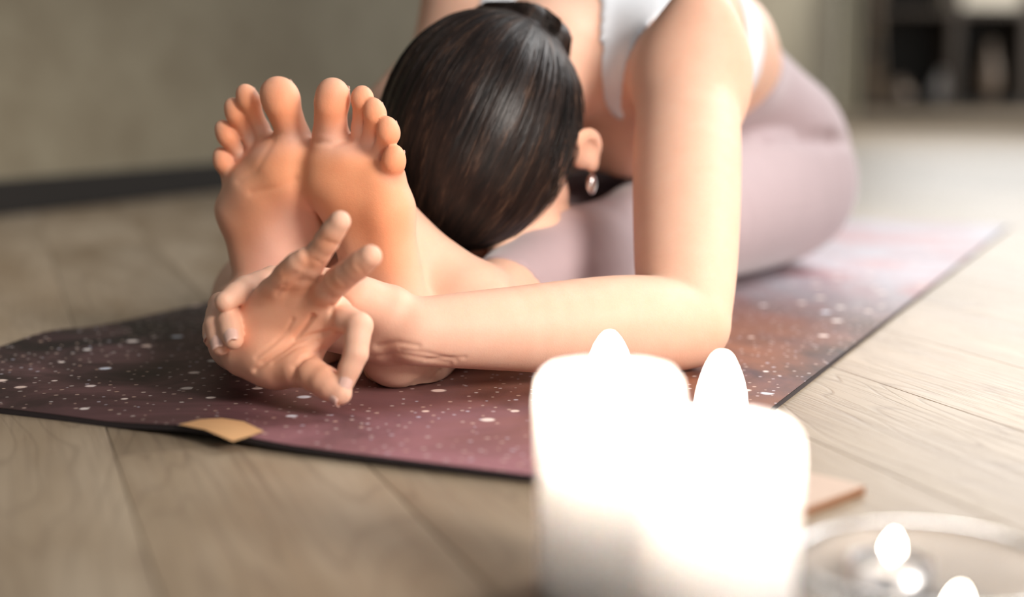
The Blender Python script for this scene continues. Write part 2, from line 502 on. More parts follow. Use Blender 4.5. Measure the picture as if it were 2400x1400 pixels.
class Cap:                                  # tapered capsule, optionally flattened along n
    def __init__(s, a, b, ra, rb, n=None, f=1.0):
        s.a, s.b, s.ra, s.rb = np.array(a, float), np.array(b, float), ra, rb
        s.n = None if n is None else np.array(n, float) / np.linalg.norm(n); s.f = f
        r = max(ra, rb)
        s.lo = np.minimum(s.a, s.b) - r; s.hi = np.maximum(s.a, s.b) + r
    def d(s, X, Y, Z):
        a, b = s.a, s.b
        px, py, pz = X - a[0], Y - a[1], Z - a[2]
        ba = b - a
        if s.n is not None:
            n, e = s.n, 1 / s.f - 1
            k = (px * n[0] + py * n[1] + pz * n[2]) * e
            px, py, pz = px + k * n[0], py + k * n[1], pz + k * n[2]
            ba = ba + n * (ba @ n) * e
        h = np.clip((px * ba[0] + py * ba[1] + pz * ba[2]) / max(ba @ ba, 1e-12), 0, 1)
        qx, qy, qz = px - ba[0] * h, py - ba[1] * h, pz - ba[2] * h
        l = np.sqrt(qx * qx + qy * qy + qz * qz) + 1e-9
        d = l - (s.ra + (s.rb - s.ra) * h)
        if s.n is not None:
            g = (qx * n[0] + qy * n[1] + qz * n[2]) / l
            d = d / np.sqrt(1 + g * g * ((1 + e) ** 2 - 1))
        return d
class Ell:                                  # ellipsoid with axes given as rows
    def __init__(s, c, r, axes=None):
        s.c, s.r = np.array(c, float), np.array(r, float)
        s.A = np.eye(3) if axes is None else np.array([np.array(q, float) / np.linalg.norm(q) for q in axes])
        ext = np.sqrt(((s.A * s.r[:, None]) ** 2).sum(0))
        s.lo, s.hi = s.c - ext, s.c + ext
    def d(s, X, Y, Z):
        p = (X - s.c[0], Y - s.c[1], Z - s.c[2])
        k0 = k1 = 0
        for i in range(3):
            q = (p[0] * s.A[i, 0] + p[1] * s.A[i, 1] + p[2] * s.A[i, 2]) / s.r[i]
            k0 = k0 + q * q; k1 = k1 + (q / s.r[i]) ** 2
        k0, k1 = np.sqrt(k0), np.sqrt(k1) + 1e-9
        return k0 * (k0 - 1) / k1
def smin(a, b, k):
    if k <= 0: return np.minimum(a, b)
    h = np.maximum(k - np.abs(a - b), 0) / k
    return np.minimum(a, b) - h * h * k * 0.25
def smax(a, b, k): return -smin(-a, -b, k)
class Field:
    def __init__(s, lo, hi, AXES=AX):
        s.axes = AXES
        s.i0 = [max(0, int(np.searchsorted(AXES[k], lo[k])) - 1) for k in range(3)]
        s.i1 = [min(len(AXES[k]), int(np.searchsorted(AXES[k], hi[k])) + 2) for k in range(3)]
        s.a = np.full([s.i1[k] - s.i0[k] for k in range(3)], BIG, np.float32)
    def sl(s, lo, hi):
        o, c = [], []
        for k in range(3):
            ax = s.axes[k]
            i = max(s.i0[k], int(np.searchsorted(ax, lo[k]))); j = min(s.i1[k], int(np.searchsorted(ax, hi[k])))
            if j <= i: return None, None
            o.append(slice(i - s.i0[k], j - s.i0[k])); c.append(ax[i:j].astype(np.float32))
        return tuple(o), (c[0][:, None, None], c[1][None, :, None], c[2][None, None, :])
    def add(s, prims, k=0.0, m=0.03):
        for p in prims if isinstance(prims, (list, tuple)) else [prims]:
            mm = max(m, k + 0.004)
            sl, c = s.sl(p.lo - mm, p.hi + mm)
            if sl is None: continue
            s.a[sl] = smin(s.a[sl], p.d(*c).astype(np.float32), k)
        return s
    def sub(s, p, k=0.002):
        sl, c = s.sl(p.lo - 0.02, p.hi + 0.02)
        if sl is not None: s.a[sl] = smax(s.a[sl], -p.d(*c).astype(np.float32), k)
        return s
    def merge(s, o, k=0.0):
        sl, osl = [], []
        for q in range(3):
            i, j = max(s.i0[q], o.i0[q]), min(s.i1[q], o.i1[q])
            sl.append(slice(i - s.i0[q], j - s.i0[q])); osl.append(slice(i - o.i0[q], j - o.i0[q]))
        sl, osl = tuple(sl), tuple(osl)
        s.a[sl] = smin(s.a[sl], o.a[osl], k)
        return s
    def coords(s):
        return [s.axes[k][s.i0[k]:s.i1[k]].astype(np.float32) for k in range(3)]
def bounds(prims, pad=0.045):
    return np.min([p.lo for p in prims], 0) - pad, np.max([p.hi for p in prims], 0) + pad
def chain(pts, rs, **kw):
    return [Cap(pts[i], pts[i + 1], rs[i], rs[i + 1], **kw) for i in range(len(pts) - 1)]
def spline(pts, rs, sub=6):                # the same limb as a smooth curve of many short capsules
    P = np.column_stack([np.array(pts, float), rs])
    Q = np.vstack([2 * P[0] - P[1], P, 2 * P[-1] - P[-2]]); out = []
    for i in range(1, len(Q) - 2):
        a, b, c, d = Q[i - 1], Q[i], Q[i + 1], Q[i + 2]
        for t in np.arange(sub) / sub:
            out.append(.5 * (2 * b + (c - a) * t + (2 * a - 5 * b + 4 * c - d) * t * t + (3 * b - a - 3 * c + d) * t ** 3))
    out.append(P[-1])
    return [Cap(out[i][:3], out[i + 1][:3], out[i][3], out[i + 1][3]) for i in range(len(out) - 1)]
def group(prims, k, lo=None, hi=None, pad=0.045):
    l, h = bounds(prims, pad)
    return Field(l, h).add(prims, k)

def surface_net(F):
    g = F.a; X, Y, Z = F.coords()
    ins = g < 0
    act = np.zeros([n - 1 for n in g.shape], bool); al = np.ones_like(act)
    for dx in (0, 1):
        for dy in (0, 1):
            for dz in (0, 1):
                q = ins[dx:dx + act.shape[0], dy:dy + act.shape[1], dz:dz + act.shape[2]]
                act |= q; al &= q
    act &= ~al
    I = np.argwhere(act)
    idx = np.full(act.shape, -1, np.int32); idx[act] = np.arange(len(I))
    pos = np.zeros((len(I), 3)); cnt = np.zeros(len(I))
    cr_ = [X[I[:, 0]], Y[I[:, 1]], Z[I[:, 2]]]; cn_ = [X[I[:, 0] + 1], Y[I[:, 1] + 1], Z[I[:, 2] + 1]]
    for ax in range(3):
        o1, o2 = [k for k in range(3) if k != ax]
        for a in (0, 1):
            for b in (0, 1):
                s0 = [0, 0, 0]; s0[o1], s0[o2] = a, b
                s1 = list(s0); s1[ax] = 1
                d0 = g[I[:, 0] + s0[0], I[:, 1] + s0[1], I[:, 2] + s0[2]]
                d1 = g[I[:, 0] + s1[0], I[:, 1] + s1[1], I[:, 2] + s1[2]]
                m = (d0 < 0) != (d1 < 0)
                t = np.where(m, d0 / np.where(m, d0 - d1, 1), 0)
                P = np.zeros((len(I), 3))
                P[:, ax] = cr_[ax] + (cn_[ax] - cr_[ax]) * t
                P[:, o1] = cn_[o1] if a else cr_[o1]
                P[:, o2] = cn_[o2] if b else cr_[o2]
                pos[m] += P[m]; cnt[m] += 1
    pos /= cnt[:, None]
    faces = []
    for ax in range(3):
        o1, o2 = [(1, 2), (2, 0), (0, 1)][ax]
        sa = [slice(None)] * 3; sb = [slice(None)] * 3
        sa[ax], sb[ax] = slice(0, -1), slice(1, None)
        A_, B_ = ins[tuple(sa)], ins[tuple(sb)]
        E = np.argwhere(A_ != B_)
        ok = (E[:, o1] > 0) & (E[:, o2] > 0) & (E[:, o1] < act.shape[o1]) & (E[:, o2] < act.shape[o2]) & (E[:, ax] < act.shape[ax])
        E = E[ok]
        flip = A_[E[:, 0], E[:, 1], E[:, 2]]
        q = []
        for a, b in ((1, 1), (0, 1), (0, 0), (1, 0)):
            c = E.copy(); c[:, o1] -= a; c[:, o2] -= b
            q.append(idx[c[:, 0], c[:, 1], c[:, 2]])
        q = np.stack(q, 1)
        q[~flip] = q[~flip][:, ::-1]
        faces.append(q)
    return pos, np.concatenate(faces)
def relax(pos, faces, n=2, w=0.5):
    for _ in range(n):
        s = np.zeros_like(pos); c = np.zeros(len(pos))
        for a in range(4):
            b = (a + 1) % 4
            for k in range(3):
                s[:, k] += np.bincount(faces[:, a], pos[faces[:, b], k], len(pos)) + np.bincount(faces[:, b], pos[faces[:, a], k], len(pos))
            c += np.bincount(faces[:, a], minlength=len(pos)) + np.bincount(faces[:, b], minlength=len(pos))
        pos = pos + w * (s / np.maximum(c, 1)[:, None] - pos)
    return pos
def normals(pos, faces):
    n = np.cross(pos[faces[:, 2]] - pos[faces[:, 0]], pos[faces[:, 3]] - pos[faces[:, 1]])
    o = np.zeros_like(pos)
    for a in range(4):
        for k in range(3):
            o[:, k] += np.bincount(faces[:, a], n[:, k], len(pos))
    return o / (np.linalg.norm(o, axis=1, keepdims=True) + 1e-12)

# ---------- legs and feet.  Person's right side is +v, left side is -v
ANK_R, ANK_L = np.array([.078, .058, .057]), np.array([.080, -.060, .057])
def leg(sv, ank):
    P = [ank, (.14, sv * .062 - .001, .055), (.25, sv * .068, .066), (.35, sv * .070, .068), (.44, sv * .072, .070),
         (.60, sv * .088, .088), (.74, sv * .103, .098), (.86, sv * .112, .112)]
    return spline(P, [.031, .035, .054, .053, .058, .076, .089, .102])
def toes(specs):
    out = []
    for (tip, pad, neck, base, rp, rn, ut, up, un, ub) in specs:
        t_, p_, n_, b_ = U(*tip, ut), U(*pad, up), U(*neck, un), U(*base, ub)
        out.append(chain([p_, n_, b_], [rp * .92, rn, rn * 1.12]) + [Ell((t_ + p_) / 2, (rp, rp * 1.0, np.linalg.norm(t_ - p_) / 2 + rp * .25 + .004),
                   [(1, 0, 0), np.cross(t_ - p_, (1, 0, 0)), t_ - p_])])
    return out
def foot(core, toe_specs, ank, dors, kc=0.016):
    f = group(core, kc)
    tf = None
    for t in toes(toe_specs):
        g = group(t, 0.005)
        tf = (tf or []) + [g]
    lo = np.min([[AX[k][g.i0[k]] for k in range(3)] for g in tf] + [[AX[k][f.i0[k]] for k in range(3)]], 0)
    hi = np.max([[AX[k][g.i1[k] - 1] for k in range(3)] for g in tf] + [[AX[k][f.i1[k] - 1] for k in range(3)]], 0)
    T = Field(lo, hi)
    for g in tf: T.merge(g, 0.0012)
    W_ = Field(lo, hi).merge(f, 0)
    W_.merge(T, 0.007)
    return W_
# right foot (left in the photo)
R_toes = [  # tip, pad, neck, base (photo), pad radius, neck radius, depths
    ((650, 204), (661, 246), (688, 318), (694, 380), .0158, .0128, .008, .006, .022, .024),
    ((578, 216), (583, 240), (612, 300), (640, 370), .0092, 0.0064, .009, .007, .022, .024),
    ((549, 247), (555, 272), (585, 320), (615, 390), .0088, 0.0062, .009, .007, .022, .024),
    ((526, 299), (533, 322), (562, 362), (590, 420), .0085, 0.0060, .009, .007, .022, .024),
    ((519, 361), (524, 385), (545, 418), (572, 450), .0078, .0075, .012, .011, .020, .024)]
def foot_core(pts, ank, sv):
    c = []
    for a, b, ra, rb, ua, ub in pts:
        c.append(Cap(U(*a, ua), U(*b, ub), ra, rb))
    return c
R_core = foot_core([
    ((686, 372), (684, 420), .0235, .0235, .024, .024),      # medial ball
    ((640, 395), (618, 440), .0235, .0230, .023, .022),      # middle ball
    ((590, 440), (568, 490), .0205, .0200, .021, .022),      # lateral ball
    ((570, 495), (618, 690), .0195, .0225, .023, .030),      # outer border
    ((684, 425), (726, 600), .0225, .0170, .026, .050),      # inner border, arched
    ((630, 470), (668, 700), .0250, .0250, .026, .036),      # middle of the sole
    ((700, 640), (700, 820), .0250, .0290, .046, .036),
    ((660, 760), (690, 850), .0270, .0300, .036, .034),      # heel
    ((650, 390), (690, 560), .0200, .0260, .038, .066),      # instep
    ((690, 560), (705, 690), .0260, .0300, .066, .078)], ANK_R, 1)
R_core += [Cap(U(692, 840, .040), ANK_R, .029, .031), Cap(U(700, 600, .07), ANK_R + [.01, 0, .004], .026, .030),
           Ell(ANK_R + [-.002, .030, .004], (.013, .010, .013)), Ell(ANK_R + [-.002, -.030, .006], (.013, .010, .014))]
FR = foot(R_core, R_toes, ANK_R, 1)
L_toes = [
    ((786, 205), (775, 250), (775, 318), (786, 390), .0142, .0140, .008, .006, .020, .026),
    ((848, 218), (850, 238), (846, 300), (846, 370), .0086, .0070, .010, .010, .022, .026),
    ((878, 248), (879, 273), (868, 330), (868, 390), .0086, .0070, .010, .008, .022, .026),
    ((910, 292), (910, 316), (896, 350), (892, 410), .0088, .0072, .010, .008, .022, .026),
    ((927, 358), (921, 384), (918, 410), (910, 450), .0092, .0085, .012, .010, .020, .024)]
L_core = foot_core([
    ((778, 385), (782, 425), .0220, .0225, .024, .024),
    ((830, 395), (838, 445), .0225, .0230, .023, .023),
    ((895, 430), (908, 490), .0190, .0195, .021, .021),
    ((908, 495), (938, 690), .0190, .0215, .022, .028),
    ((786, 430), (852, 610), .0215, .0165, .026, .050),
    ((838, 470), (890, 700), .0240, .0240, .026, .034),
    ((880, 640), (915, 800), .0240, .0280, .044, .028),
    ((925, 760), (952, 868), .0270, .0290, .028, .014),
    ((946, 876), (964, 880), .0280, .0270, -.006, .004),
    ((850, 390), (930, 560), .0200, .0250, .038, .066),
    ((930, 560), (1010, 640), .0260, .0280, .066, .082)], ANK_L, -1)
_h0, _h1 = U(946, 876, -.006), U(964, 880, .004)
_h0[0] -= .012; _h0[2], _h1[2] = .0315, .0300
L_core[8] = Cap(_h0, _h1, .0275, .0265)
L_core += [Cap(U(952, 862, .022), ANK_L, .028, .031), Cap(U(960, 600, .072), ANK_L + [.01, 0, .004], .026, .030),
           Ell(ANK_L + [-.002, -.029, .004], (.013, .010, .013)), Ell(ANK_L + [-.002, .029, .006], (.013, .010, .014))]
FL = foot(L_core, L_toes, ANK_L, -1)

# ---------- hands
def fingers_union(lists, k=0.0015, kin=0.004):
    allp = [p for l in lists for p in l]
    lo, hi = bounds(allp)
    T = Field(lo, hi)
    for l in lists: T.merge(group(l, kin), k)
    return T
def onto(base, T, k):
    lo = np.minimum([AX[q][base.i0[q]] for q in range(3)], [AX[q][T.i0[q]] for q in range(3)])
    hi = np.maximum([AX[q][base.i1[q] - 1] for q in range(3)], [AX[q][T.i1[q] - 1] for q in range(3)])
    return Field(lo, hi).merge(base, 0).merge(T, k)
def fing(pts, rs):
    P = [A(*p) for p in pts]
    c = chain(P, rs)
    for i in range(len(P) - 1):                       # soft pads between the joints
        m = P[i] * .5 + P[i + 1] * .5
        d = P[i + 1] - P[i]
        r = (rs[i] + rs[i + 1]) / 2
        side = np.cross(d, (1, 0, 0)); side /= np.linalg.norm(side)
        fr = np.cross(side, d); fr /= np.linalg.norm(fr)
        if fr[0] > 0: fr = -fr
        c.append(Ell(m + fr * r * .13, (np.linalg.norm(d) * .40, r * .92, r * .92), [d, side, fr]))
    return c
# right hand, palm to the camera; thumb and index tips touch
R_WR = A(562, 798, 1.084)
rh = [Cap(R_WR, A(600, 790, 1.050), .0225, .0215), Cap(A(590, 792, 1.050), A(645, 690, 1.030), .0200, .0130),
      Cap(A(600, 785, 1.045), A(690, 684, 1.022), .0180, .0130), Cap(A(620, 785, 1.045), A(745, 706, 1.018), .0180, .0130),
      Cap(A(640, 800, 1.042), A(788, 738, 1.022), .0180, .0125),
      Cap(A(575, 830, 1.040), A(650, 852, 1.030), .0170, .0185), Cap(A(640, 838, 1.030), A(700, 858, 1.018), .0190, .0140),
      Cap(A(700, 850, 1.02), A(775, 765, 1.026), .0085, .0080)]
RH = group(rh, 0.013)
rf = [fing([(640, 690, 1.024), (668, 648, 1.006), (690, 624, .998), (712, 604, .992)], [.0098, .0086, .0078, .0070]),
      fing([(690, 684, 1.020), (728, 622, 1.000), (765, 566, .986), (797, 519, .976)], [.0105, .0090, .0082, .0076]),
      fing([(745, 704, 1.016), (792, 658, .990), (835, 626, .974), (868, 601, .964)], [.0108, .0096, .0088, .0082]),
      fing([(788, 736, 1.018), (842, 764, .996), (834, 830, .988), (809, 893, .986)], [.0105, .0092, .0082, .0072]),
      fing([(690, 858, 1.016), (712, 864, 1.010), (762, 896, .992), (797, 922, .984)], [.0135, .0122, .0108, .0086])]
RHF = onto(RH, fingers_union(rf), 0.006)
# left hand holds the right wrist from behind
L_WR = A(975, 778, 1.058)
lh = [Cap(L_WR, A(900, 752, 1.066), .0235, .0215), Cap(A(905, 730, 1.062), A(770, 668, 1.070), .0160, .0125),
      Cap(A(905, 755, 1.068), A(735, 700, 1.082), .0170, .0130), Cap(A(900, 785, 1.070), A(720, 740, 1.086), .0170, .0130),
      Cap(A(900, 800, 1.068), A(715, 775, 1.088), .0150, .0120), Cap(A(910, 726, 1.052), A(845, 700, 1.046), .0165, .0135),
      Cap(A(845, 700, 1.048), A(818, 688, 1.050), .0125, .0110)]
LH = group(lh, 0.014)
lf = [fing([(750, 664, 1.068), (640, 655, 1.060), (575, 676, 1.040), (527, 708, 1.024)], [.0105, .0096, .0086, .0076]),
      fing([(715, 700, 1.084), (545, 716, 1.054), (537, 755, 1.026), (547, 797, 1.012)], [.0108, .0096, .0084, .0074]),
      fing([(710, 735, 1.088), (520, 716, 1.060), (508, 761, 1.034), (517, 811, 1.020)], [.0108, .0096, .0086, .0074]),
      fing([(705, 770, 1.090), (514, 738, 1.080), (501, 768, 1.056), (499, 797, 1.042)], [.0100, .0086, .0076, .0066]),
      fing([(845, 700, 1.048), (815, 684, 1.052), (790, 690, 1.056)], [.0125, .0105, .0088])]
LHF = onto(LH, fingers_union(lf), 0.006)

# ---------- arms
SH_L, SH_R = np.array([.320, -.169, .246]), np.array([.408, .102, .280])
EL_L, EL_R = np.array([.143, -.229, .043]), A(612, 668, 1.40)
def arm(sh, el, wr, out):
    up = wr - el
    m1 = sh * .62 + el * .38; m2 = sh * .25 + el * .75
    f1 = el * .72 + wr * .28; f2 = el * .3 + wr * .7
    return (spline([sh, m1, m2, el], [.046, .0475, .0435, .0365]) + spline([el, f1, f2, wr], [.0375, .0400, .0315, .0250])
            + [Ell(sh + (sh - el) / np.linalg.norm(sh - el) * .004 + np.array(out), (.044, .046, .052), [(1, 0, 0), (0, 1, 0), sh - el])])
aL = arm(SH_L, EL_L, L_WR, (-.004, -.010, 0)); aR = arm(SH_R, EL_R, R_WR, (-.004, .010, 0))

# ---------- trunk, neck, head
tor = [Cap((.865, -.070, .170), (.865, .070, .170), .098, .098), Cap((.90, -.085, .125), (.90, -.085, .12), .105, .105),
       Cap((.90, .085, .125), (.90, .085, .12), .105, .105), Cap((.845, -.105, .150), (.80, -.060, .20), .092, .085),
       Cap((.845, .105, .150), (.80, .060, .20), .092, .085),
       Cap((.80, -.050, .225), (.72, -.045, .265), .082, .084), Cap((.80, .050, .225), (.72, .045, .265), .082, .084),
       Cap((.70, -.060, .268), (.52, -.072, .290), .086, .088), Cap((.70, .060, .268), (.54, .056, .288), .086, .086),
       Cap((.52, 0, .300), (.40, 0, .262), .085, .060),
       Cap((.50, -.085, .280), (.41, -.105, .255), .080, .055), Cap((.52, .050, .285), (.45, .050, .262), .080, .055),
       Cap((.52, -.05, .21), (.46, -.06, .20), .07, .06), Cap((.52, .05, .21), (.46, .04, .20), .07, .06),
       Cap((.44, -.10, .265), SH_L, .050, .038), Cap((.48, .06, .270), SH_R, .050, .044),
       Cap((.395, -.045, .268), (.385, -.10, .262), .040, .036), Cap((.395, .035, .270), (.42, .06, .278), .040, .038)]
HF = np.array([-.36, .03, -.93]); HF /= np.linalg.norm(HF)              # where the face looks
HS = np.cross((0.93, 0.06, -.36), HF); HS /= np.linalg.norm(HS)
HU = np.cross(HF, HS); HU /= np.linalg.norm(HU)
if HU[0] > 0: HU, HS = -HU, -HS
if HS[1] > 0: HS = -HS                                                    # towards her left ear
HC = np.array([.212, -.013, .186])
def H(f, s, h): return HC + HF * f + HS * s + HU * h
skull = [Ell(H(0, 0, .012), (.098, .080, .095), [HF, HS, HU]), Ell(H(.030, 0, -.040), (.060, .056, .070), [HF, HS, HU]),
         Cap(H(.060, 0, -.085), H(.050, 0, -.095), .022, .024), Cap(H(.030, -.045, -.06), H(.062, 0, -.092), .018, .020),
         Cap(H(.030, .045, -.06), H(.062, 0, -.092), .018, .020), Cap(H(.088, 0, -.005), H(.104, 0, -.042), .009, .012),
         Cap(H(.085, -.028, .012), H(.085, .028, .012), .014, .014), Cap(H(.070, .042, -.030), H(.066, .05, -.028), .020, .018),
         Cap(H(.070, -.042, -.030), H(.066, -.05, -.028), .020, .018), Cap(H(.088, -.016, -.066), H(.088, .016, -.066), .007, .007)]
HDF = group(skull, 0.016)
for sgn in (-1, 1):                                                       # eye sockets and lids
    HDF.sub(Ell(H(.100, sgn * .031, -.006), (.012, .016, .010), [HF, HS, HU]), 0.008)
    HDF.add(Ell(H(.084, sgn * .031, -.006), (.0115, .0125, .0115), [HF, HS, HU]), 0.002)
HDF.sub(Cap(H(.097, -.017, -.066), H(.097, .017, -.066), .0016, .0016), 0.002)   # lips
neck_forms = [Cap(H(-.025, 0, -.045), (.345, -.008, .258), .052, .055), Cap((.345, -.008, .258), (.43, 0, .285), .055, .060)]
ears = []
for sgn in (1, -1):
    # helix, lobe and bowl of the ear
    e0 = H(-.004, sgn * .092, -.010)
    ears.append(([Ell(e0, (.019, .0075, .031), [HF * .94 + HS * sgn * .30 * 0 - HS * sgn * .34, HS * sgn * .94 + HF * .34, HU * .98 - HF * .18]),
                  Ell(e0 + HU * -.024 + HF * .006, (.0085, .006, .009), [HF, HS, HU])],
                 Ell(e0 + HS * sgn * .0075 + HF * .003, (.0095, .0045, .018), [HF, HS, HU])))
EF = Field(*bounds([p for e, _ in ears for p in e] + [_ for e, _ in ears]))
for e, c in ears:
    EF.add(e, 0.004); EF.sub(c, 0.004)

FULL_LO, FULL_HI = np.array([a[0] for a in AX]), np.array([a[-1] for a in AX])
BODY = Field(FULL_LO, FULL_HI)
BODY.add(tor, 0.045, m=0.05)
BODY.add(neck_forms, 0.03, m=0.04)
for a_ in (aL, aR):
    g = group(a_[:-1], 0.003, pad=0.06).add(a_[-1], 0.03, m=0.05)
    BODY.merge(g, 0.036)
LEGS = {}
for sv, ank, ft in ((1, ANK_R, FR), (-1, ANK_L, FL)):
    g = group(leg(sv, ank), 0.002, pad=0.05)
    LEGS[sv] = g
    BODY.merge(g, 0.006)
for ft in (FR, FL): BODY.merge(ft, 0.010)
HDF.merge(EF, 0.003)
BODY.merge(HDF, 0.012)
BODY.merge(LHF, 0.006)
BODY.merge(RHF, 0.0010)
GROIN = [[(.665, s * .122, .177), (.70, s * .143, .176), (.76, s * .172, .174), (.81, s * .194, .171), (.87, s * .208, .166)] for s in (-1, 1)]
for gl in GROIN:
    for c in chain(gl, [.006, .008, .008, .008, .006]): BODY.sub(c, 0.012)
# keep the skin on the mat, never through it
zz = ZS.astype(np.float32)[None, None, :]
BODY.a = np.maximum(BODY.a, (0.0050 - zz))
pos, faces = surface_net(BODY)
pos = relax(pos, faces, 2, 0.5)
nor = normals(pos, faces)
pix = project(pos)

# ---------- creases pressed into the skin, and where skin is redder or paler
def polyline_dist(pl):
    pl = np.array(pl, float); d = np.full(len(pos), 1e9)
    for a, b in zip(pl[:-1], pl[1:]):
        ba = b - a
        t = np.clip(((pix[:, 0] - a[0]) * ba[0] + (pix[:, 1] - a[1]) * ba[1]) / (ba @ ba), 0, 1)
        d = np.minimum(d, np.hypot(pix[:, 0] - a[0] - ba[0] * t, pix[:, 1] - a[1] - ba[1] * t))
    return d
facing = (nor[:, 0] < 0.35)
def crease(pl, depth, w, ymin, ymax):
    global pos
    xs_, ys_ = [p[0] for p in pl], [p[1] for p in pl]
    m = facing & (pix[:, 0] > min(xs_) - 40) & (pix[:, 0] < max(xs_) + 40) & (pix[:, 1] > min(ys_) - 40) & (pix[:, 1] < max(ys_) + 40) & (pix[:, 2] > ymin) & (pix[:, 2] < ymax)
    ii = np.where(m)[0]
    if not len(ii): return
    P2 = np.array(pl, float); q = pix[ii]; d = np.full(len(ii), 1e9)
    for a, b in zip(P2[:-1], P2[1:]):
        ba = b - a
        t = np.clip(((q[:, 0] - a[0]) * ba[0] + (q[:, 1] - a[1]) * ba[1]) / (ba @ ba), 0, 1)
        d = np.minimum(d, np.hypot(q[:, 0] - a[0] - ba[0] * t, q[:, 1] - a[1] - ba[1] * t))
    pos[ii] -= nor[ii] * (depth * np.exp(-(d / w) ** 2))[:, None]
HY = (0.94, 1.075)
for pl, dp, w in [
    ([(598, 868), (640, 836), (690, 800), (735, 786), (775, 778)], .0022, 6), ([(612, 850), (650, 818), (700, 784), (735, 742)], .0013, 5),
    ([(600, 838), (640, 806), (672, 775), (685, 750)], .0010, 5), ([(690, 790), (712, 770), (730, 742)], .0014, 6),
    ([(690, 890), (690, 860), (712, 838), (760, 820)], .0022, 6), ([(640, 850), (690, 815), (745, 800)], .0010, 5),
    ([(650, 690), (668, 672)], .0006, 6), ([(700, 660), (722, 655)], .0006, 6), ([(745, 680), (775, 690)], .0006, 6),
    ([(668, 652), (690, 640)], .0006, 6), ([(735, 608), (752, 618)], .0006, 6), ([(765, 566), (785, 572)], .0006, 6),
    ([(790, 650), (808, 668)], .0006, 6), ([(836, 622), (850, 638)], .0006, 6), ([(778, 720), (774, 760)], .0014, 6)]:
    crease(pl, dp, w, *HY)
for pl, dp, w in [([(872, 838), (930, 830), (990, 840), (1055, 852)], .0009, 6), ([(940, 822), (1000, 828), (1070, 846)], .0008, 6),
                  ([(885, 812), (930, 803), (980, 812)], .0010, 7), ([(1000, 846), (1040, 840), (1090, 838)], .0006, 5)]:
    crease(pl, dp, w, 1.0, 1.10)
for pl, dp, w in [([(560, 425), (600, 400), (640, 330)], .0006, 8), ([(740, 333), (780, 338), (820, 325)], .0014, 8),
                  ([(590, 452), (650, 440), (690, 420)], .0008, 9),
                  ([(980, 905), (1010, 890), (1030, 868)], .0008, 5), ([(960, 905), (990, 890), (1010, 868)], .0006, 5)]:
    crease(pl, dp, w, 1.0, 1.25)

base = np.tile(np.array([0.82, 0.545, 0.41]), (len(pos), 1))
def tint(center, rad, col, s):
    d2 = (((pos - np.asarray(center)) / np.asarray(rad)) ** 2).sum(1)
    ii = np.where(d2 < 6)[0]
    w = (s * np.exp(-d2[ii]))[:, None]
    base[ii] = base[ii] * (1 - w) + np.array(col) * w
SOLE, TOE, ARCH = (0.92, 0.42, 0.22), (0.92, 0.39, 0.20), (0.89, 0.56, 0.45)
for q in ((625, 330), (640, 450), (590, 560), (690, 400), (790, 400), (850, 400), (900, 480), (920, 600), (830, 500)):
    tint(U(*q, .0), (.02, .034, .034), SOLE, .85)
for q in ((650, 600), (690, 540), (640, 650)): tint(U(*q, .01), (.02, .022, .026), ARCH, .8)
for q in ((870, 330), (820, 345), (610, 350)): tint(U(*q, .006), (.02, .02, .008), (0.84, 0.56, 0.45), .6)
for s_, rr in ((R_toes, 1), (L_toes, 1)):
    for (tip, pad, neck, bs_, rp, rn, ut, up, un, ub) in s_:
        tint(U(*pad, up - rp * .5), (rp * 1.1, rp * 1.3, rp * 1.5), TOE, .9)
        tint(U(*neck, un - rn * .8), (rn * .9, rn * .9, rn * .8), (0.86, 0.58, 0.47), .8)
for q in ((640, 690, 1.015), (690, 670, 1.005), (750, 690, 1.0), (668, 640, .995), (730, 615, .985), (792, 660, .98), (765, 570, .975), (845, 625, .965)):
    tint(A(*q), (.009, .011, .011), (0.80, 0.36, 0.20), .75)
for q in ((640, 770, 1.03), (600, 800, 1.03), (700, 740, 1.01), (660, 850, 1.01), (740, 870, .99)):
    tint(A(*q), (.02, .025, .025), (0.88, 0.46, 0.29), .75)
tint(EL_L + [0, -.02, -.01], (.05, .05, .04), (0.84, 0.53, 0.38), .6)
tint(H(-.012, .08, .012), (.02, .02, .02), (0.80, 0.36, 0.20), .7)

person = empty('person', (ORG[0], ORG[1], 0.0), ROTZ)
tag(person, 'barefoot woman folded forward on a starry mat, white top, mauve leggings', 'person')
body = from_arrays('body', pos, faces, M['skin'], person)
ca = body.data.color_attributes.new('tint', 'FLOAT_COLOR', 'POINT')
ca.data.foreach_set('color', np.concatenate([base, np.ones((len(base), 1))], 1).astype(np.float32).ravel())

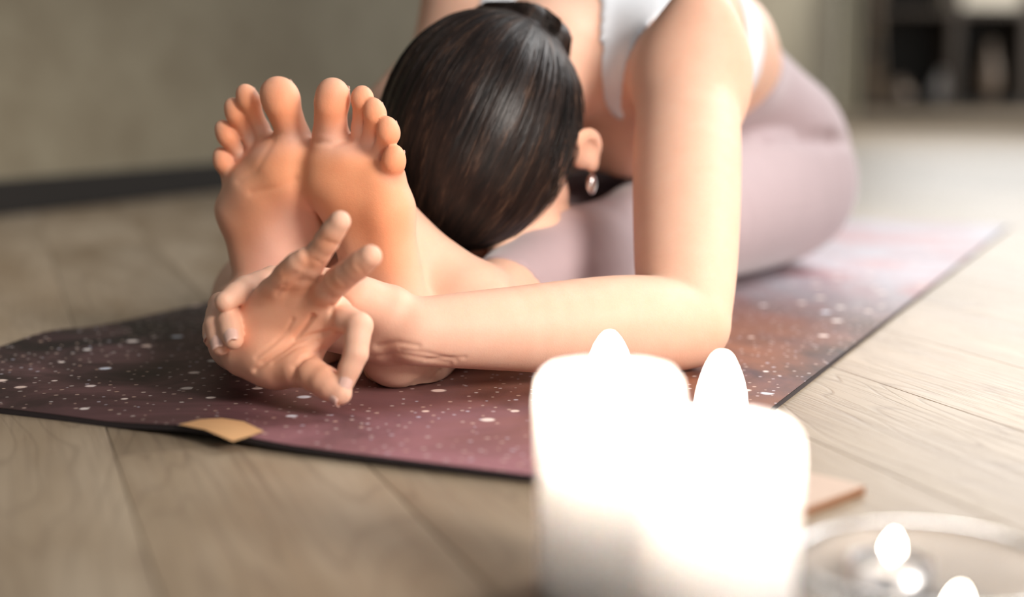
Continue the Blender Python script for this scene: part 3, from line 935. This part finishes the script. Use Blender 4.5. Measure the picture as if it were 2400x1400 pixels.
# ---------- nails
def nail(c, d, n, w, l, name='fingernail'):
    d = np.array(d, float); d /= np.linalg.norm(d)
    n = np.array(n, float); n -= d * (n @ d); n /= np.linalg.norm(n)
    s = np.cross(d, n)
    v, f = [], []
    nu_, nv_ = 7, 7
    for k in (0, 1):
        for i in range(nu_):
            for j in range(nv_):
                a, b = (i / (nu_ - 1) - .5) * 2, (j / (nv_ - 1) - .5) * 2
                rr = 1 - 0.18 * abs(a) ** 3
                p = np.array(c) + d * a * l / 2 + s * b * w / 2 * rr + n * (-0.22 * w * b * b - (0.0006 if k else 0))
                v.append(p)
    def id_(k, i, j): return k * nu_ * nv_ + i * nv_ + j
    for i in range(nu_ - 1):
        for j in range(nv_ - 1):
            f.append((id_(0, i, j), id_(0, i + 1, j), id_(0, i + 1, j + 1), id_(0, i, j + 1)))
            f.append((id_(1, i, j), id_(1, i, j + 1), id_(1, i + 1, j + 1), id_(1, i + 1, j)))
    rim = [(i, 0) for i in range(nu_)] + [(nu_ - 1, j) for j in range(1, nv_)] + [(i, nv_ - 1) for i in range(nu_ - 2, -1, -1)] + [(0, j) for j in range(nv_ - 2, 0, -1)]
    for k in range(len(rim)):
        p, q = rim[k], rim[(k + 1) % len(rim)]
        f.append((id_(0, *p), id_(1, *p), id_(1, *q), id_(0, *q)))
    return from_arrays(name, v, f, M['nail'], person)
m, nt, bs = new_mat('nail')
nt.links.new(mixc(nt, noise(nt, objco(nt), 90), (0.80, 0.50, 0.41), (0.84, 0.58, 0.50)), bs.inputs['Base Color'])
bs.inputs['Roughness'].default_value = 0.25
M['nail'] = m
CAMD = -np.array([LV @ np.array([0, 1]), VV @ np.array([0, 1]), 0])
def fnail(p0, p1, n, r, along=.72, w=.0105, l=.0125):
    a, b = A(*p0), A(*p1)
    nn = np.array(n, float) / np.linalg.norm(n)
    d = (b - a) / np.linalg.norm(b - a)
    nn = nn - d * (nn @ d); nn /= np.linalg.norm(nn)
    nail(a + (b - a) * along + d * .003 + nn * (r + .0004), d, nn, w, l)
tocam = lambda x=0, z=0: CAMD + np.array([0, x, z])
fnail((537, 755, 1.026), (547, 797, 1.012), tocam(-.1, .1), .0078, .84)
fnail((508, 761, 1.034), (517, 811, 1.020), tocam(.1, .1), .0078, .84)
fnail((501, 768, 1.056), (499, 797, 1.042), tocam(.5, .2), .0068, .75, .0085, .010)
fnail((834, 830, .988), (809, 893, .986), tocam(-.2, .1), .0074, .86, .0098, .0115)
fnail((762, 896, .992), (797, 922, .984), tocam(-.9, -1.2), .0088, .80, .0105, .0115)
for s_ in (R_toes, L_toes):
    for (tip, pad, neck, bs_, rp, rn, ut, up, un, ub) in s_:
        t_, p_ = U(*tip, ut), U(*pad, up)
        d = (t_ - p_) / np.linalg.norm(t_ - p_)
        nail((t_ + p_) / 2 + d * rp * .2 + np.array([1, 0, 0]) * (rp * .91), d, (1, 0, 0), rp * 1.2, rp * 1.0, 'toenail')

# ---------- clothing: shells a little outside the same forms
CX = np.arange(-0.02, 1.14, .0042); CY = np.arange(-0.36, 0.36, .0042); CZ = np.arange(-0.01, 0.48, .0042)
CAX = (CX, CY, CZ)
def cfield(): return Field([a[0] for a in CAX], [a[-1] for a in CAX], CAX)
X3, Y3, Z3 = CX.astype(np.float32)[:, None, None], CY.astype(np.float32)[None, :, None], CZ.astype(np.float32)[None, None, :]
TF = cfield().add(tor, 0.045, m=0.06)
LF = cfield()
for sv, ank in ((1, ANK_R), (-1, ANK_L)):
    l = leg(sv, ank); g = cfield().add(l, 0.002, m=0.05); LF.a = np.minimum(LF.a, g.a)
LG = cfield(); LG.a = smin(LF.a.copy(), TF.a, 0.014)
# waistband plane: leggings lie behind it
wp, wn = np.array([.722, 0, .245]), np.array([.67, 0, -.74])
torso_cut = smax(TF.a, -((X3 - wp[0]) * wn[0] + (Z3 - wp[2]) * wn[2]), .004)
LG.a = smin(LF.a - .0022, torso_cut - .0022, 0.004)
LG.a = np.maximum(LG.a, -(X3 - 0.150 + 0.45 * (Z3 - .05)))
for gl in GROIN:
    for c in chain(gl, [.0055, .0075, .0075, .0075, .0055]): LG.sub(c, 0.012)
LG.a = np.maximum(LG.a, (0.0046 - Z3))
p_, f_ = surface_net(LG); p_ = relax(p_, f_, 3)
legg = from_arrays('leggings', p_, f_, M['leggings'], person)
# white racerback top: band around the ribs plus straps over the shoulders
TB = cfield().add(tor, 0.045, m=0.06).add(neck_forms, 0.03, m=0.04)
for a_ in (aL, aR):
    g = cfield().add(a_[:-1], 0.003, m=0.06).add(a_[-1], 0.03, m=0.06); TB.a = smin(TB.a, g.a, 0.036)
BT = cfield(); BT.a = TB.a - .0030
def tube_dist(pts, rs):
    d = np.full(BT.a.shape, 9.0, np.float32)
    for i in range(len(pts) - 1):
        d = np.minimum(d, Cap(pts[i], pts[i + 1], rs[i], rs[i + 1]).d(X3, Y3, Z3))
    return d
band = smax((X3 - .635), -(X3 - .50), .01)
mask = band
for sg, du in ((1, .03), (-1, 0)):
    sp_ = [(.368, .080, .19), (.356, .081, .22), (.330, .090, .25), (.324, .094, .274), (.342, .096, .302), (.40, .098, .335), (.47, .088, .37), (.54, .07, .38)]
    st = tube_dist([(a + du, sg * b - (.045 if sg > 0 else 0), c) for a, b, c in sp_], [.009, .010, .0135, .019, .028, .050, .062, .08])
    mask = smin(mask, st, .015)
notch = tube_dist([(.336, -.087, .306), (.372, -.078, .345), (.40, -.07, .36)], [.002, .017, .030])
mask = smax(mask, -notch, .004)
mask = np.maximum(mask, (-.205 - Y3)); mask = np.maximum(mask, .30 - X3)
BT.a = smax(BT.a, mask, .003)
BT.a = np.maximum(BT.a, -(TB.a + .004))
p_, f_ = surface_net(BT); p_ = relax(p_, f_, 2)
topo = from_arrays('tank_top', p_, f_, M['top'], person)

# ---------- hair: cap, combed strands and a coiled bun
hx = [np.arange(lo_, hi_, .0019) for lo_, hi_ in zip(HC - .15, HC + [.13, .14, .16])]
HB = Field([a[0] for a in hx], [a[-1] for a in hx], tuple(hx))
X4, Y4, Z4 = [a.astype(np.float32) for a in HB.coords()]
X4, Y4, Z4 = X4[:, None, None], Y4[None, :, None], Z4[None, None, :]
def hcoord(X, Y, Z):
    q = (X - HC[0], Y - HC[1], Z - HC[2])
    return [q[0] * v[0] + q[1] * v[1] + q[2] * v[2] for v in (HF, HS, HU)]
fC, sC, hC = hcoord(X4, Y4, Z4)
HAIR_R = np.array([.117, .0935, .109])
capf = Ell(H(0, 0, .012), HAIR_R, [HF, HS, HU])
slope = .22 + .56 * np.clip((-sC - .005) / .070, 0, 1) ** 1.5
hl = -(hC - slope * fC + .018) / 1.15
hl = np.maximum(hl, -(hC + .075))
earhole = .026 - np.sqrt((fC - .008) ** 2 + ((hC + .012) * .9) ** 2) - 9 * (np.abs(sC) < .05)
hl = np.maximum(hl, earhole)
thick = np.clip(-hl * .40, -.004, .0135)
HB.a = (Ell(H(0, 0, .012), HAIR_R - .0125, [HF, HS, HU]).d(X4, Y4, Z4) - thick).astype(np.float32)
HB.a = smax(HB.a, hl.astype(np.float32), .004)
BUNP = [A(1136, 44, 1.335), A(1190, 52, 1.325), A(1245, 52, 1.325), A(1292, 92, 1.335), A(1300, 140, 1.345)]
bunf = Field([a[0] for a in hx], [a[-1] for a in hx], tuple(hx)).add(chain(BUNP, [.0135, .0165, .0165, .0175, .012]), 0.004).add(
    [Cap(A(1225, 110, 1.33), A(1275, 105, 1.335), .020, .020)], 0.006)
HB.a = smin(HB.a, bunf.a, .004)
p_, f_ = surface_net(HB)
p_ = relax(p_, f_, 2)
BUNC = A(1240, 85, 1.325)
bax = BUNC - H(0, 0, .012); bax /= np.linalg.norm(bax)
b1 = np.cross(bax, HS); b1 /= np.linalg.norm(b1); b2 = np.cross(bax, b1)
def flow(P):
    q = (P - H(0, 0, .012)); r = np.linalg.norm(q, axis=1, keepdims=True); q = q / r
    th = np.arctan2(q @ b2, q @ b1); ph = np.arccos(np.clip(q @ bax, -1, 1))
    return th, ph
th, ph = flow(p_)
nh = normals(p_, f_)
rip = sum(np.sin(th * k_ + ph * 2.0 * np.sin(k_) + k_ * 1.7) / k_ ** .5 for k_ in (17, 29, 43, 61, 83, 111))
wgt = np.clip(np.sin(ph) * 1.3, 0, 1)
p_ = p_ + nh * (rip * .0006 * wgt)[:, None]
hair = from_arrays('hair', p_, f_, M['hair'], person)
def set_flow(o, th, ph):
    at_ = o.data.attributes.new('flow', 'FLOAT_VECTOR', 'POINT')
    at_.data.foreach_set('vector', np.stack([np.cos(th), np.sin(th), ph * .16], 1).astype(np.float32).ravel())
set_flow(hair, th, ph)
sv_, sf_, sth, sph = [], [], [], []
NS, SEG = 2600, 14
for k in range(NS):
    t0 = rng.uniform(-PI, PI); ph1 = rng.uniform(.30, .55); ph0 = rng.uniform(.9, 2.35)
    t_sw = rng.normal(0, .05); lift = rng.uniform(.0004, .0026); r_ = rng.uniform(.00022, .00042)
    rows = []
    for i in range(SEG):
        q = i / (SEG - 1); p = ph0 + (ph1 - ph0) * q; t = t0 + t_sw * math.sin(q * 3)
        d = bax * math.cos(p) + (b1 * math.cos(t) + b2 * math.sin(t)) * math.sin(p)
        e = np.array([d @ HF, d @ HS, d @ HU]); rad = 1 / np.linalg.norm(e / HAIR_R)
        P = H(0, 0, .012) + d * (rad - .0008 + lift * math.sin(q * PI) ** .5)
        rows.append((P, t, p, d))
    f0, s0, h0 = [(rows[0][0] - HC) @ v for v in (HF, HS, HU)]
    if h0 - (.22 + .56 * min(max((-s0 - .005) / .07, 0), 1) ** 1.5) * f0 - .002 < 0 or h0 < -.06 or (abs(s0) > .05 and math.hypot(f0 - .008, h0 + .012) < .034): continue
    b = len(sv_)
    for i, (P, t, p, d) in enumerate(rows):
        tg = rows[min(i + 1, SEG - 1)][0] - rows[max(i - 1, 0)][0]; tg /= np.linalg.norm(tg) + 1e-9
        sd = np.cross(tg, d)
        rr = r_ * (1 - .6 * abs(2 * i / (SEG - 1) - 1) ** 3)
        for a in (0, 1, 2):
            g = a * 2 * PI / 3
            sv_.append(P + (d * math.cos(g) + sd * math.sin(g)) * rr); sth.append(t); sph.append(p)
    for i in range(SEG - 1):
        for a in range(3):
            c = (a + 1) % 3
            sf_.append((b + i * 3 + a, b + i * 3 + c, b + i * 3 + 3 + c, b + i * 3 + 3 + a))
# strands wound round the bun
bp = np.array(BUNP); br = [.0135, .0165, .0165, .0175, .012]
for k in range(420):
    ph_ = rng.uniform(0, 2 * PI); tw = rng.uniform(-1.2, 1.2); off = rng.uniform(-.0004, .0022); b = len(sv_)
    for i in range(SEG):
        q = i / (SEG - 1) * (len(bp) - 1.001); j = int(q); u_ = q - j
        P = bp[j] * (1 - u_) + bp[j + 1] * u_; tg = bp[j + 1] - bp[j]; tg /= np.linalg.norm(tg)
        n1 = np.cross(tg, (0, 0.3, 1)); n1 /= np.linalg.norm(n1); n2 = np.cross(tg, n1)
        r_ = (br[j] * (1 - u_) + br[j + 1] * u_) + off
        g = ph_ + tw * i / SEG
        C = P + (n1 * math.cos(g) + n2 * math.sin(g)) * r_
        for a in (0, 1, 2):
            h_ = a * 2 * PI / 3
            sv_.append(C + (n1 * math.cos(h_) + n2 * math.sin(h_)) * .0003); sth.append(ph_); sph.append(i / SEG)
    for i in range(SEG - 1):
        for a in range(3):
            c = (a + 1) % 3
            sf_.append((b + i * 3 + a, b + i * 3 + c, b + i * 3 + 3 + c, b + i * 3 + 3 + a))
strands = from_arrays('hair_strands', sv_, sf_, M['hair'], hair)
strands['kind'] = 'stuff'
set_flow(strands, np.array(sth), np.array(sph))
# ---------- earring
e0 = H(.018, .090, -.048)
bm = bmesh.new()
bmesh.ops.create_uvsphere(bm, u_segments=20, v_segments=12, radius=.0065)
for v in bm.verts: v.co = Vector(e0) + Vector((v.co.x, v.co.y * .7, v.co.z * 1.5))
er = from_bm('earring', bm, M['silver'], person, True); er['label'] = 'small silver earring'

# ------------------------------------------------------------------ candles
def flame_mesh(parent, r, h, z, lean=0.0, mat='flame'):
    prof = []
    for i in range(15):
        t = i / 14
        rr = r * (math.sin(PI * min(t * 1.35, 1) ** .8 * .5) if t < .35 else math.cos((t - .35) / .65 * PI / 2) ** .75)
        prof.append((max(rr, .0002), h * t))
    f = lathe('flame', prof, M[mat], parent, 20)
    f.location = (0, 0, z)
    if lean: f.rotation_euler = (0, lean, 0)
    return f
def pillar(xyz, r, h, label, flame_h, seed, sink=.012):
    e = empty('pillar_candle', xyz); tag(e, label, 'candle', 'lit white pillar candles')
    wob = lambda th, z: .012 * np.sin(2 * th + seed) * (z / h) + .008 * np.sin(3 * th + 2 * seed) * (z / h)
    prof = [(.0005, 0), (r - .002, 0), (r, .002), (r, h * .5), (r, h - .012), (r - .0015, h - .005), (r - .005, h - .0008), (r - .0085, h - .001),
            (r - .0125, h - .005), (r - .018, h - sink * .8), (r * .35, h - sink), (.0005, h - sink)]
    lathe('wax_body', prof, M['wax'], e, 64, wob)
    wk = lathe('wick', [(.0002, 0), (.0011, 0), (.001, .010), (.0009, .013), (.0002, .0135)], M['wick'], e, 10)
    wk.location = (0, 0, h - sink)
    flame_mesh(e, .0064, flame_h, h - sink + .006)
    return e
c1 = at(1428, 900, .650); c2 = at(1688, 1040, .585)
pillar((c1[0], c1[1], 0), .0332, .1085, 'lit white pillar candle standing behind the nearer one, left of it', .026, 1.3, .018)
pillar((c2[0], c2[1], 0), .0332, .0985, 'nearest lit white pillar candle with the taller flame, in front of the other', .0345, 4.1, .014)

# two tealights burning in one shallow frosted glass dish
f1, f2 = at(2088, 1303, .640), at(2238, 1480, .566)     # where the two flames start
dc = np.array([(f1[0] + f2[0]) / 2 + .004, (f1[1] + f2[1]) / 2 + .002])
de = empty('glass_dish', (dc[0], dc[1], 0)); tag(de, 'wide frosted glass dish holding two burning tealights, beside the pillar candles', 'dish')
R_, hh = .060, .030
out = [(.0005, 0), (.040, 0), (.050, .003), (.0575, .012), (.060, .022), (.0598, hh)]
inn = [(.0582, hh), (.0583, .022), (.0558, .0135), (.048, .0055), (.038, .0034), (.0005, .0034)]
lathe('dish_wall', out + inn, M['glass'], de, 72)
rim = lathe('dish_rim', [(.0582, hh), (.0590, hh + .0012), (.0598, hh), (.0590, hh - .0004), (.0582, hh)], M['glass'], de, 72)
def tealight(w, label, lean):
    e = empty('tealight', (w[0], w[1], .0036)); tag(e, label, 'candle', 'tealights in the glass dish')
    lathe('tin_cup', [(.0005, 0), (.0185, 0), (.019, .001), (.019, .0155), (.0186, .0155), (.0186, .002), (.0005, .002)], M['tin'], e, 40)
    lathe('wax', [(.0005, .0021), (.0184, .0021), (.0184, .0125), (.012, .0115), (.0005, .0115)], M['wax'], e, 40)
    wk = lathe('wick', [(.0002, 0), (.0009, 0), (.0008, .006), (.0002, .0065)], M['wick'], e, 8)
    wk.location = (0, 0, .0116)
    flame_mesh(e, .0040, .0140, .0150, lean, 'small_flame')
tealight(f1, 'lit tealight in the glass dish, farther from the frame corner', .10)
tealight(f2, 'lit tealight in the glass dish, nearest the bottom frame edge', .12)

# thin tan board on the floor behind the candles
b0, b1_, b2_ = onfloor(2030, 1137, .006), onfloor(1885, 1190, .006), onfloor(1985, 1103, .006)
ex = (b1_ - b0)[:2]; ex /= np.linalg.norm(ex)
be = empty('tan_board', (b0[0], b0[1], 0.0), math.atan2(ex[1], ex[0]))
tag(be, 'thin tan board with a brown edge lying on the planks behind the candles', 'board')
box('board_core', (0, -.105, .0002), (.16, 0, .0048), M['board_edge'], be, .0008)
box('board_face', (.0006, -.1044, .0049), (.1594, -.0006, .0060), M['board'], be, .0004)

# ------------------------------------------------------------------ far room: curtain, shelf unit and what stands in it
def wave_curtain(name, p0, p1, h, label):
    e = empty(name, (p0[0], p0[1], 0.0)); tag(e, label, 'curtain')
    d = np.array(p1) - np.array(p0); Ln = np.linalg.norm(d); d /= Ln; n = np.array([-d[1], d[0]])
    n_u, n_z = 90, 10
    for k, nm in ((0, 'cloth'),):
        v = []
        for s in (0, 1):
            for i in range(n_u):
                t = i / (n_u - 1) * Ln
                for j in range(n_z):
                    z = .02 + (h - .02) * j / (n_z - 1)
                    o = .045 * math.sin(t * 34 + .6 * math.sin(t * 7)) * (1 - .3 * j / n_z) + s * .004
                    q = d * t + n * o
                    v.append((q[0], q[1], z))
        NN = n_u * n_z
        f = np.concatenate([gridf(n_u, n_z), gridf(n_u, n_z, NN, True)])
        from_arrays(nm, v, f, M['curtain'], e)
    rail = lathe('curtain_rail', [(.0005, 0), (.012, 0), (.012, Ln), (.0005, Ln)], M['dark_wood'], e, 14)
    rail.location = (0, 0, h + .01); rail.rotation_euler = Vector((d[0], d[1], 0)).to_track_quat('Z', 'Y').to_euler()
    return e
ca_, cb_ = at(1915, 230, 11.2), at(2010, 230, 11.2)
wave_curtain('curtain', (ca_[0], ca_[1]), (cb_[0], cb_[1]), 2.6, 'beige floor curtain hanging beside the dark shelves')

SY = 12.6
def gx(px, Y=SY): return at(px, 300, Y)[0]
def gz(py, Y=SY): return at(1200, py, Y)[2]
x0, x1 = gx(2022), gx(2560)
sh = empty('shelf_unit', ((x0 + x1) / 2, SY, 0.0)); tag(sh, 'long dark open shelf unit standing at the far end of the room', 'shelf')
cx = (x0 + x1) / 2
def sbox(name, a, b, mat, bev=.004): return box(name, (a[0] - cx, a[1], a[2]), (b[0] - cx, b[1], b[2]), mat, sh, bev)
ht = 1.75
sbox('back_panel', (x0, .40, .02), (x1, .42, ht), M['black'])
for q in (2045, 2230, 2400, 2555):
    xx = gx(q); sbox('upright', (xx - .045, 0.0, 0.0), (xx + .045, .40, ht), M['mid_wood'] if q == 2045 else M['dark_wood'])
for z in (.04, .86, ht - .04):
    sbox('shelf_board', (x0 - .02, -.01, z - .03), (x1 + .02, .41, z + .03), M['dark_wood'] if z > .1 else M['black'])
def vase(px_, py0, r, h, mat, label, zb, name='vase', yy=SY + .16):
    e = empty(name, (gx(px_), yy, zb)); tag(e, label, 'vase' if name == 'vase' else name.split('_')[-1])
    pr = [(.0005, 0), (r * .6, 0), (r * .95, h * .22), (r, h * .45), (r * .7, h * .75), (r * .42, h * .88), (r * .5, h), (r * .44, h), (r * .36, h * .88), (.0005, h * .8)]
    lathe('vessel', pr, mat, e, 32)
    lathe('rim', [(r * .44, h - .004), (r * .53, h - .004), (r * .54, h + .006), (r * .44, h + .006)], mat, e, 32)
vase(2222, 200, .115, .27, M['ceramic'], 'pale grey rounded vase on the lowest shelf, right of the tan one', .071)
vase(2112, 190, .13, .19, M['tan_ceramic'], 'squat tan vase on the lowest shelf, nearest the weathered upright', .071)
vase(2325, 100, .10, .52, M['tan_ceramic'], 'tall narrow tan vase on the lowest shelf, farthest along', .071)
# pale box on the middle shelf
e = empty('storage_box', (gx(2300), SY + .15, .891)); tag(e, 'pale storage box on the middle shelf above the vases', 'box')
box('box_body', (-.34, -.13, 0), (.34, .13, .20), M['paper'], e, .006)
box('box_lid', (-.35, -.14, .20), (.35, .14, .26), M['paper'], e, .006)
# dark folding easel leaning by the curtain
ez = empty('folding_easel', (gx(1985, 11.9), 11.9, 0)); tag(ez, 'dark folding easel with splayed legs between curtain and shelves', 'easel')
def bar(name, a, b, w, mat, par):
    a, b = Vector(a), Vector(b); bm = bmesh.new()
    box_bm(bm, (-w / 2, -w / 2, 0), (w / 2, w / 2, (b - a).length), .004, 1)
    o = from_bm(name, bm, mat, par); o.location = a; o.rotation_euler = (b - a).to_track_quat('Z', 'Y').to_euler(); return o
bar('leg', (-.10, 0, .002), (.10, .05, 1.5), .05, M['black'], ez)
bar('leg', (.30, 0, .002), (.12, .05, 1.5), .05, M['mid_wood'], ez)
bar('leg', (.10, .45, .002), (.11, .10, 1.5), .05, M['black'], ez)
bar('crossbar', (-.03, -.03, .5), (.24, -.03, .5), .05, M['black'], ez)
